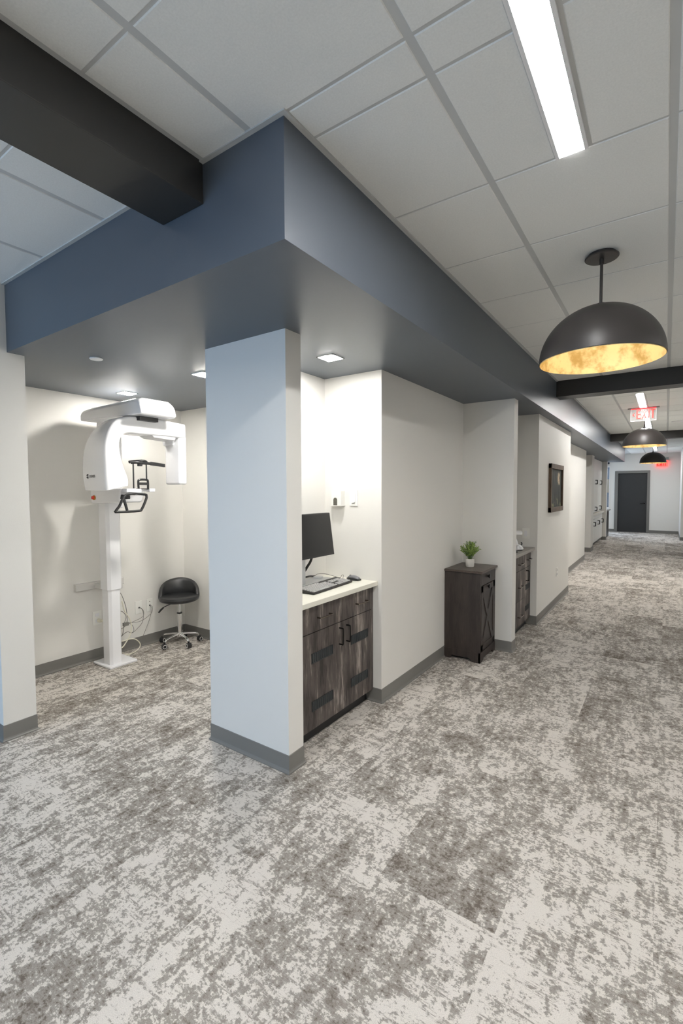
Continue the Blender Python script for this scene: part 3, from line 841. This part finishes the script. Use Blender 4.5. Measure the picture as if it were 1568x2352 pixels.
# white scanner on cradle
o_ = (-1.33, 5.26, .893)
sc = thing('handheld_scanner', o_, 'white handheld scanner on a weighted cradle on the alcove counter', 'scanner')
def rr_ring(cx, cy, cz, hx, hy, n=16, tiltx=0):
    return [(cx+hx*math.cos(2*PI*i/n), cy+hy*math.sin(2*PI*i/n), cz + tiltx*hx*math.cos(2*PI*i/n)) for i in range(n)]
MB(o_).lathe([(.001, .894), (.066, .894), (.068, .90), (.060, .915), (.045, .93), (.001, .936)], (-1.33, 5.26, 0), 28).build('cradle_base', BLKP, sc)
MB(o_).lathe([(.070, .903), (.075, .91), (.066, .928), (.05, .944), (.03, .958), (.001, .962), (.001, .955), (.03, .950), (.047, .936), (.062, .918)], (-1.327, 5.262, 0), 28).build('cradle_shell', WHTG, sc)
MB(o_).tube([(-1.325, 5.265, .945), (-1.330, 5.25, .98), (-1.345, 5.235, 1.02), (-1.355, 5.225, 1.055)], .020, 14, smooth=3).build('grip', WHTG, sc)
MB(o_).tube([(-1.28, 5.285, 1.078), (-1.31, 5.265, 1.080), (-1.35, 5.235, 1.082), (-1.40, 5.20, 1.082)], .025, 16, smooth=3).build('head', WHTG, sc, bevel=.004)
MB(o_).tube([(-1.29, 5.30, .975), (-1.283, 5.305, .97), (-1.28, 5.30, .958), (-1.287, 5.292, .95)], .006, 8, smooth=3).build('trigger', BLKP, sc)
MB(o_).box(-1.345, -1.325, 5.222, 5.226, 1.072, 1.084).build('scan_window', BLKP, sc)
tag(MB((-1.30, 5.02, .893)).loft([rr_ring(-1.30, 5.02, .8935, .045, .032), rr_ring(-1.30, 5.02, .91, .047, .034), rr_ring(-1.30, 5.02, .925, .036, .024), rr_ring(-1.30, 5.02, .930, .015, .01)]).build('computer_mouse', BLKP),
    'black mouse at the front of the grey alcove counter', 'mouse')

# ---------------------------------------------------------------- framed picture
PX = -1.192
o_ = (PX, 6.60, 1.57)
pc = thing('framed_picture', o_, 'dark wood framed nature picture on the gallery wall', 'picture')
b = MB(o_)
y0, y1, z0, z1 = 6.19, 7.01, 1.268, 1.872
b.box(PX, PX+.034, y0, y0+.045, z0, z1).build('side_rail', FRAM, pc, bevel=.002)
MB(o_).box(PX, PX+.034, y1-.045, y1, z0, z1).build('side_rail', FRAM, pc, bevel=.002)
MB(o_).box(PX, PX+.036, y0, y1, z1-.06, z1).build('top_rail', FRAM, pc, bevel=.002)
MB(o_).box(PX, PX+.036, y0, y1, z0, z0+.06).build('bottom_rail', FRAM, pc, bevel=.002)
MB(o_).box(PX, PX+.014, y0+.045, y1-.045, z0+.06, z1-.06).build('picture', PICT, pc)

# ---------------------------------------------------------------- white cabinets down the corridor
FX = -1.63
o_ = (-1.8, 14.95, .9)
up = thing('tall_wall_cabinet', o_, 'white upper cabinet with small black pulls far down the corridor', 'cabinet')
MB(o_).box(-2.095, FX-.02, 13.504, 16.396, .905, SZ).build('body', CABW, up)
for z0, z1, zh in ((1.69, SZ-.01, 1.755), (.915, 1.68, 1.01)):
    for y0, y1, yh in ((13.51, 14.05, 13.98), (14.06, 15.30, 14.78), (15.31, 16.39, 15.85)):
        d = MB(o_).box(FX-.02, FX, y0, y1, z0, z1).build('door', CABW, up, bevel=.003)
        if y0 > 13.9: pull(d, o_, (FX, yh, zh-.05), (FX, yh, zh+.05), (.05, .03, 0), rad=.011)
o_ = (-1.8, 14.95, 0)
lo = thing('base_cabinet', o_, 'white base cabinet with three black pulls far down the corridor', 'cabinet')
FX = -1.60
MB(o_).box(-2.095, FX-.02, 13.504, 16.396, .09, .845).build('body', CABW, lo)
MB(o_).box(-2.095, FX-.07, 13.504, 16.396, 0, .09).build('toe_kick', BASE, lo)
for y0, y1, yh in ((13.51, 14.5, 14.28), (14.51, 15.5, 15.2), (15.51, 16.39, 16.15)):
    MB(o_).box(FX-.02, FX, y0, y1, .74, .84).build('drawer', CABW, lo, bevel=.003)
    d = MB(o_).box(FX-.02, FX, y0, y1, .095, .73).build('door', CABW, lo, bevel=.003)
    pull(d, o_, (FX, yh, .56), (FX, yh, .66), (.05, .03, 0), rad=.011)
tag(MB((-1.8, 14.95, .845)).box(-2.095, -1.555, 13.504, 16.396, .845, .895).build('countertop', mat('white_counter', s2l(228, 226, 218), .4), bevel=.004),
    'thick white countertop between the far white cabinets', 'countertop')
# dark cabinet past the opening
o_ = (-2.0, 17.5, 0)
dk = thing('base_cabinet', o_, 'dark cabinet with black sides past the last wall end by the far window', 'cabinet')
MB(o_).box(-2.3, -1.555, 17.1, 17.9, .0, .86).build('body', mat('dark_cabinet', s2l(58, 54, 50), .4), dk, bevel=.003)
MB(o_).box(-2.32, -1.51, 17.08, 17.95, .86, .895).build('worktop', TOP2, dk, bevel=.003)
MB(o_).box(-1.557, -1.549, 17.13, 17.5, .1, .83).build('door', mat('dark_cabinet_door', s2l(50, 46, 42), .35), dk, bevel=.002)
tag(MB((-1.75, 17.4, .895)).box(-1.95, -1.60, 17.3, 17.6, .895, .92).build('paper_tray', SILV, bevel=.004), 'light flat tray on the dark far cabinet', 'tray')

# ---------------------------------------------------------------- imaging machine
MX, MY = -4.02, 2.22
o_ = (MX, MY, 0)
xr = thing('panoramic_xray_machine', o_, 'white panoramic dental imaging machine with rotating arm on a floor column', 'x-ray machine')
b = MB(o_).box(-4.205, -3.925, 2.14, 2.40, 0, .022)
b.build('base_plate', WHTG, xr, bevel=.008, seg=3)
b = MB(o_).prism([(-4.092, 2.185), (-4.08, 2.172), (-3.985, 2.172), (-3.966, 2.195), (-3.966, 2.268), (-3.985, 2.285), (-4.092, 2.285)], 'z', .02, .70)
b.build('lower_column', WHTG, xr, bevel=.003)
b = MB(o_).prism([(-4.098, 2.178), (-4.085, 2.162), (-3.975, 2.162), (-3.955, 2.187), (-3.955, 2.275), (-3.975, 2.295), (-4.098, 2.295)], 'z', .685, 1.47)
b.build('upper_column', WHTG, xr, bevel=.003)
MB(o_).box(-4.10, -3.985, 2.17, 2.335, 1.40, 2.16).build('mast', WHTG, xr, bevel=.01)
MB(o_).box(-4.28, -4.24, 2.027, 2.474, .666, .728).box(-4.24, -4.09, 2.19, 2.26, .675, .72).build('wall_bracket', mat('bracket_aluminium', s2l(214, 212, 208), .35, .2), xr, bevel=.003)
# carriage with emergency stop
b = MB(o_).hexa([(-4.07, 2.09, 1.445), (-3.64, 2.09, 1.455), (-3.64, 2.30, 1.455), (-4.07, 2.31, 1.445)],
                [(-4.07, 2.085, 1.56), (-3.60, 2.085, 1.57), (-3.60, 2.31, 1.57), (-4.07, 2.32, 1.56)])
b.build('carriage', WHTG, xr, bevel=.014, seg=3)
MB(o_).cyl((-4.002, 2.09, 1.495), (-4.002, 2.078, 1.495), .020).build('stop_ring', YEL, xr)
MB(o_).cyl((-4.002, 2.08, 1.495), (-4.002, 2.066, 1.495), .0135).build('stop_button', RED, xr)
MB(o_).box(-3.72, -3.58, 2.10, 2.16, 1.485, 1.525).build('control_panel', BLKP, xr, bevel=.006)
# rotating arm (loft of a C-shaped sweep), centred on the column
MB.place = (Vector((-3.6, 2.33, 1.55)), .952, Vector((.173, -.112, 0)))
outer = [(1.962, 1.555), (1.955, 1.65), (1.953, 1.78), (1.956, 1.9), (1.985, 2.01), (2.04, 2.095), (2.12, 2.145), (2.25, 2.162), (2.45, 2.162), (2.70, 2.150)]
inner = [(2.146, 1.592), (2.146, 1.65), (2.10, 1.78), (2.078, 1.9), (2.088, 1.965), (2.120, 2.005), (2.18, 2.02), (2.28, 2.02), (2.45, 2.025), (2.70, 2.022)]
xb = [-3.915, -3.935, -3.93, -3.90, -3.86, -3.80, -3.77, -3.76, -3.76, -3.76]
def smooth_list(L, k=4):
    out = []
    n = len(L)
    for i in range(n-1):
        g = lambda j: L[max(0, min(n-1, j))]
        p0, p1, p2, p3 = g(i-1), g(i), g(i+1), g(i+2)
        for j in range(k):
            t = j/k
            out.append(tuple(.5*((2*b_)+(c_-a_)*t+(2*a_-5*b_+4*c_-d_)*t*t+(3*b_-a_-3*c_+d_)*t**3) for a_, b_, c_, d_ in zip(p0, p1, p2, p3)))
    out.append(L[-1]); return out
st_ = smooth_list([(a[0], a[1], c[0], c[1], x) for a, c, x in zip(outer, inner, xb)])
rings = []
xf = -3.575
for (oy, oz, iy, iz, x) in st_:
    O, I = Vector((oy, oz)), Vector((iy, iz)); cen = (O+I)/2
    R_ = []
    hh = (I-O)/2; rad = .022; L_ = hh.length; hx = (xf-x)/2; cx = (xf+x)/2; un = hh.normalized()
    for (sx, su) in ((-1, -1), (1, -1), (1, 1), (-1, 1)):
        rc = min(rad, L_*.6)
        for k in range(4):
            ang = {(-1, -1): PI, (1, -1): 1.5*PI, (1, 1): 0, (-1, 1): .5*PI}[(sx, su)] + k*PI/6
            px_ = cx + sx*(hx-rc) + rc*math.cos(ang)
            pu = su*(L_-rc) + rc*math.sin(ang)
            q = cen + un*pu
            R_.append((px_, q.x, q.y))
    rings.append(R_)
MB(o_).loft(rings).build('rotating_arm', WHTG, xr, bevel=.008, seg=3)
# emblem and maker's name on the arm
arm_face = 1.9515
b = MB(o_); c0 = Vector((-3.839, 1.670))
for (a0, a1) in ((50, 165), (195, 310)):
    P = [c0 + Vector((math.cos(math.radians(a)), math.sin(math.radians(a))))*.0175 for a in range(a0, a1+1, 10)]
    Q = [c0 + Vector((math.cos(math.radians(a)), math.sin(math.radians(a))))*.0105 for a in range(a1, a0-1, -10)]
    for i in range(len(P)-1):
        b.prism([tuple(P[i]), tuple(P[i+1]), tuple(Q[-2-i]), tuple(Q[-1-i])], 'y', arm_face-.0006, arm_face+.004)
b.box(-3.8385, -3.8345, arm_face-.0006, arm_face+.004, 1.659, 1.684).build('emblem', BLKP, xr)
pv, k_, mv = MB.place; lp = pv + (Vector((-3.811, arm_face-.0002, 1.6592)) - pv)*k_ + mv - Vector(o_)
text_mesh('lettering', 'DEXIS', .030*k_, BLKP, xr, lp, (PI/2, 0, 0), .0006, 1.08)
# far detector head
MB(o_).box(-3.80, -3.585, 2.637, 2.72, 1.607, 2.045).build('detector_head', WHTG, xr, bevel=.018, seg=3)
MB(o_).hexa([(-3.79, 2.615, 1.96), (-3.66, 2.615, 1.96), (-3.66, 2.65, 1.96), (-3.79, 2.65, 1.96)],
            [(-3.79, 2.60, 2.04), (-3.62, 2.60, 2.04), (-3.62, 2.65, 2.04), (-3.79, 2.65, 2.04)]).build('collimator', WHTG, xr, bevel=.006)
MB(o_).hexa([(-3.76, 2.40, 2.005), (-3.60, 2.40, 2.005), (-3.60, 2.60, 1.995), (-3.76, 2.60, 1.995)],
            [(-3.78, 2.36, 2.03), (-3.59, 2.36, 2.03), (-3.59, 2.62, 2.03), (-3.78, 2.62, 2.03)]).build('arm_cover', mat('light_grey_plastic', s2l(206, 206, 208), .3), xr, bevel=.005)
# top boom
MB.place = None
prof = [(-4.14, 2.150), (-4.14, 2.225), (-4.12, 2.248), (-4.02, 2.256), (-3.80, 2.258), (-3.55, 2.262), (-3.38, 2.264), (-3.29, 2.262), (-3.258, 2.235), (-3.238, 2.145), (-3.26, 2.128), (-3.6, 2.138)]
rg = []
for y, k in ((2.055, 0), (2.075, .012), (2.10, .02), (2.32, .02), (2.345, .012), (2.365, 0)):
    s = 1.0
    zz = [(x, z if z < 2.18 else z - (.030 - k*1.5)) for x, z in prof]
    rg.append([(x, y, z) for x, z in zz])
MB(o_).loft(rg).build('top_boom', WHTG, xr, bevel=.012, seg=3)
MB(o_).box(-3.60, -3.36, 2.12, 2.28, 2.10, 2.135).build('rotation_joint', BLKP, xr)
# patient positioning
MB(o_).box(-3.66, -3.42, 2.10, 2.16, 1.515, 1.560).build('support_beam', WHTG, xr, bevel=.01)
MB.place = (Vector((-3.6, 2.33, 1.55)), .952, Vector((.173, -.112, 0)))
MB(o_).hexa([(-3.66, 2.131, 1.54), (-3.585, 2.131, 1.54), (-3.585, 2.265, 1.532), (-3.66, 2.265, 1.532)],
            [(-3.66, 2.131, 1.57), (-3.585, 2.131, 1.57), (-3.585, 2.265, 1.568), (-3.66, 2.265, 1.568)]).box(-3.65, -3.59, 2.34, 2.394, 1.542, 1.572).box(-3.65, -3.61, 2.26, 2.35, 1.545, 1.56).build('positioning_tray', WHTG, xr, bevel=.006)
b = MB(o_)
b.tube([(-3.61, 2.252, 1.568), (-3.61, 2.250, 1.63), (-3.61, 2.265, 1.645), (-3.61, 2.325, 1.645), (-3.61, 2.338, 1.63), (-3.61, 2.338, 1.568)], .009, 8, smooth=3)
b.box(-3.62, -3.60, 2.25, 2.34, 1.60, 1.622)
b.box(-3.63, -3.60, 2.24, 2.345, 1.563, 1.572).build('chin_rest', BLKP, xr)
MB(o_).cyl((-3.60, 2.202, 1.572), (-3.60, 2.202, 1.775), .006, n=12).build('support_rod', BLKP, xr)
MB(o_).cyl((-3.60, 2.320, 1.645), (-3.60, 2.320, 1.775), .0055, n=12).build('support_rod', BLKP, xr)
b = MB(o_)
b.tube([(-3.60, 2.180, 1.782), (-3.585, 2.22, 1.786), (-3.58, 2.255, 1.783), (-3.59, 2.32, 1.782), (-3.60, 2.38, 1.780), (-3.60, 2.44, 1.776), (-3.60, 2.490, 1.770)], .012, 10, smooth=4)
b.tube([(-3.66, 2.20, 1.790), (-3.62, 2.24, 1.798), (-3.60, 2.30, 1.802), (-3.61, 2.33, 1.79)], .012, 8, smooth=3)
b.hexa([(-3.61, 2.36, 1.768), (-3.59, 2.36, 1.768), (-3.59, 2.495, 1.757), (-3.61, 2.495, 1.757)], [(-3.61, 2.36, 1.797), (-3.59, 2.36, 1.797), (-3.59, 2.495, 1.785), (-3.61, 2.495, 1.785)])
b.cyl((-3.59, 2.255, 1.755), (-3.59, 2.255, 1.80), .020)
b.build('head_support', BLKP, xr, bevel=.002)
hp = [(2.140, 1.522), (2.295, 1.522), (2.315, 1.508), (2.310, 1.478), (2.270, 1.400), (2.235, 1.385), (2.055, 1.383), (2.045, 1.392), (2.075, 1.43)]
MB(o_).tube([(-3.60, a, c) for a, c in hp], .0105, 10, closed=True, smooth=4).build('patient_handle', BLKP, xr)
MB(o_).tube([(-3.62, 2.12, 1.50), (-3.605, 2.13, 1.44), (-3.60, 2.14, 1.392)], .011, 8, smooth=3).build('handle_stem', BLKP, xr)
# cords
MB.place = None
CX = -4.15
def cord(mb, pts, rad): mb.tube([(CX, a, max(c, rad+.001)) for a, c in pts], rad, 8, smooth=5)
b = MB(o_)
cord(b, [(2.394, .524), (2.417, .427), (2.464, .343), (2.481, .264), (2.464, .184), (2.419, .122), (2.385, .09), (2.30, .07)], .0055)
cord(b, [(2.30, .16), (2.396, .146), (2.459, .148), (2.518, .131), (2.562, .083), (2.561, .045), (2.514, .012), (2.445, .004), (2.38, .01), (2.30, .01)], .005)
b.build('power_cord', CBLW, xr)
b = MB(o_)
cord(b, [(2.37, .62), (2.397, .569), (2.428, .471), (2.44, .376), (2.433, .303), (2.404, .274), (2.35, .26)], .003)
cord(b, [(2.36, .44), (2.398, .422), (2.43, .369), (2.404, .292), (2.392, .212), (2.36, .19)], .003)
cord(b, [(2.415, .31), (2.443, .31), (2.491, .271), (2.505, .221), (2.48, .203), (2.44, .223), (2.40, .209), (2.34, .16)], .0025)
b.box(CX-.012, CX+.012, 2.40, 2.45, .285, .315)
b.build('cable_loop', CBLG, xr)
MB(o_).tube([(-4.268, 2.64, .394), (-4.23, 2.641, .39), (-4.20, 2.640, .34), (-4.17, 2.605, .27), (-4.16, 2.545, .226), (-4.15, 2.489, .201), (-4.15, 2.441, .223), (-4.15, 2.40, .209)], .0025, 6, smooth=5) \
    .tube([(-4.268, 2.645, .394), (-4.22, 2.652, .37), (-4.18, 2.62, .325), (-4.15, 2.502, .306), (-4.15, 2.424, .306)], .0022, 6, smooth=5).build('network_cable', CBLG, xr)
MB(o_).tube([(-4.268, 2.757, .392), (-4.23, 2.757, .385), (-4.19, 2.72, .335), (-4.16, 2.60, .294), (-4.15, 2.502, .296), (-4.15, 2.43, .31)], .0022, 6, smooth=5) \
    .tube([(-4.268, 2.753, .392), (-4.23, 2.75, .37), (-4.22, 2.72, .28), (-4.215, 2.67, .18), (-4.21, 2.62, .09)], .0022, 6, smooth=5).build('network_cable', CBLG, xr)
b = MB((-4.25, 2.23, .3)).cyl((-4.27, 2.235, .362), (-4.235, 2.24, .362), .020, .016, 16)
b.tube([(-4.245, 2.24, .362), (-4.21, 2.25, .35), (-4.195, 2.255, .28), (-4.19, 2.26, .1), (-4.18, 2.29, .03)], .005, 8, smooth=4)
tag(b.build('power_plug', CBLW), 'cream plug and cord in the outlet behind the machine column', 'plug')

# ---------------------------------------------------------------- stool
sx_, sy_ = -4.03, 2.93
stl = thing('rolling_stool', (sx_, sy_, 0), 'black low backed rolling stool with chrome five star base in the corner', 'stool')
br = MB()
SR = .19
n = 36
zz = 0
prof = [(.001, .440), (.165, .440), (.188, .452), (.195, .472), (.188, .492), (.165, .500), (.10, .494), (.001, .488)]
br.lathe(prof, (0, 0, 0), 48).build('seat', BLKL, stl)
# low curved backrest: crescent rising at the back (towards the corner)
back_a = math.radians(143)
rings = []
for i in range(25):
    t_ = i/24; a = back_a + (t_-.5)*math.radians(205)
    hgt = .165*math.sin(PI*t_)**.62
    ro, ri = .196, .196-.055*math.sin(PI*t_)**.5-.01
    lean = .015*math.sin(PI*t_)
    c_, s_ = math.cos(a), math.sin(a)
    P = lambda rad, z: (rad*c_, rad*s_, z)
    rings.append([P(ro, .468), P(ro+.004+lean*.5, .468+hgt*.6), P(ro-.006+lean, .478+hgt*.95), P(ro-.022+lean, .486+hgt), P(ro-.04+lean*.6, .484+hgt*.9), P(ri+.004, .482+hgt*.45), P(ri-.012, .480)])
MB().loft(rings).build('backrest', BLKL, stl, sub=1)
MB().cyl((0, 0, .425), (0, 0, .442), .06).cyl((0, 0, .30), (0, 0, .43), .013).build('gas_piston', CHRO, stl)
MB().cyl((0, 0, .10), (0, 0, .315), .0235).build('column_sleeve', CHRO, stl)
MB().cyl((0, 0, .310), (0, 0, .322), .026).build('sleeve_collar', BLKP, stl)
MB().tube([(.03, -.02, .432), (-.02, -.08, .42), (-.06, -.16, .385), (-.075, -.185, .35)], .0045, 8, smooth=3).tube([(-.055, -.145, .392), (-.075, -.188, .345)], .008, 8).build('height_lever', BLKP, stl)
MB().cyl((0, 0, .075), (0, 0, .115), .03).build('hub', CHRO, stl, bevel=.004)
for k in range(5):
    a = math.radians(-84 + 72*k); c_, s_ = math.cos(a), math.sin(a)
    sd = Vector((-s_, c_, 0)); dv = Vector((c_, s_, 0))
    rg = []
    for rad, z, w, h in ((.02, .102, .013, .012), (.08, .098, .012, .010), (.15, .090, .011, .009), (.178, .080, .011, .010), (.188, .062, .010, .012)):
        c0 = dv*rad + Vector((0, 0, z))
        rg.append([c0 + sd*w*math.cos(q) + Vector((0, 0, 1))*h*math.sin(q) for q in [2*PI*j/10 for j in range(10)]])
    MB().loft(rg).build('leg', CHRO, stl)
    cs = dv*.196; ca = a + 1.1 + .5*k
    ax = Vector((math.cos(ca), math.sin(ca), 0))
    c0 = cs + Vector((0, 0, .0255))
    cst = MB().cyl(c0-ax*.020, c0+ax*.020, .0255, n=24).cyl(cs+Vector((0, 0, .03)), cs+Vector((0, 0, .066)), .009, n=12).build('caster', BLKP, stl)
    for sg in (-1, 1):
        e = c0 + ax*sg*.0202
        pr = []
        for j in range(25):
            q = 2*PI*j/24; pr.append(e + (Vector((0, 0, 1))*math.sin(q) + ax.cross(Vector((0, 0, 1)))*math.cos(q))*.0175)
        MB().tube(pr[:-1], .0028, 6, closed=True).build('wheel_ring', WHT, cst)
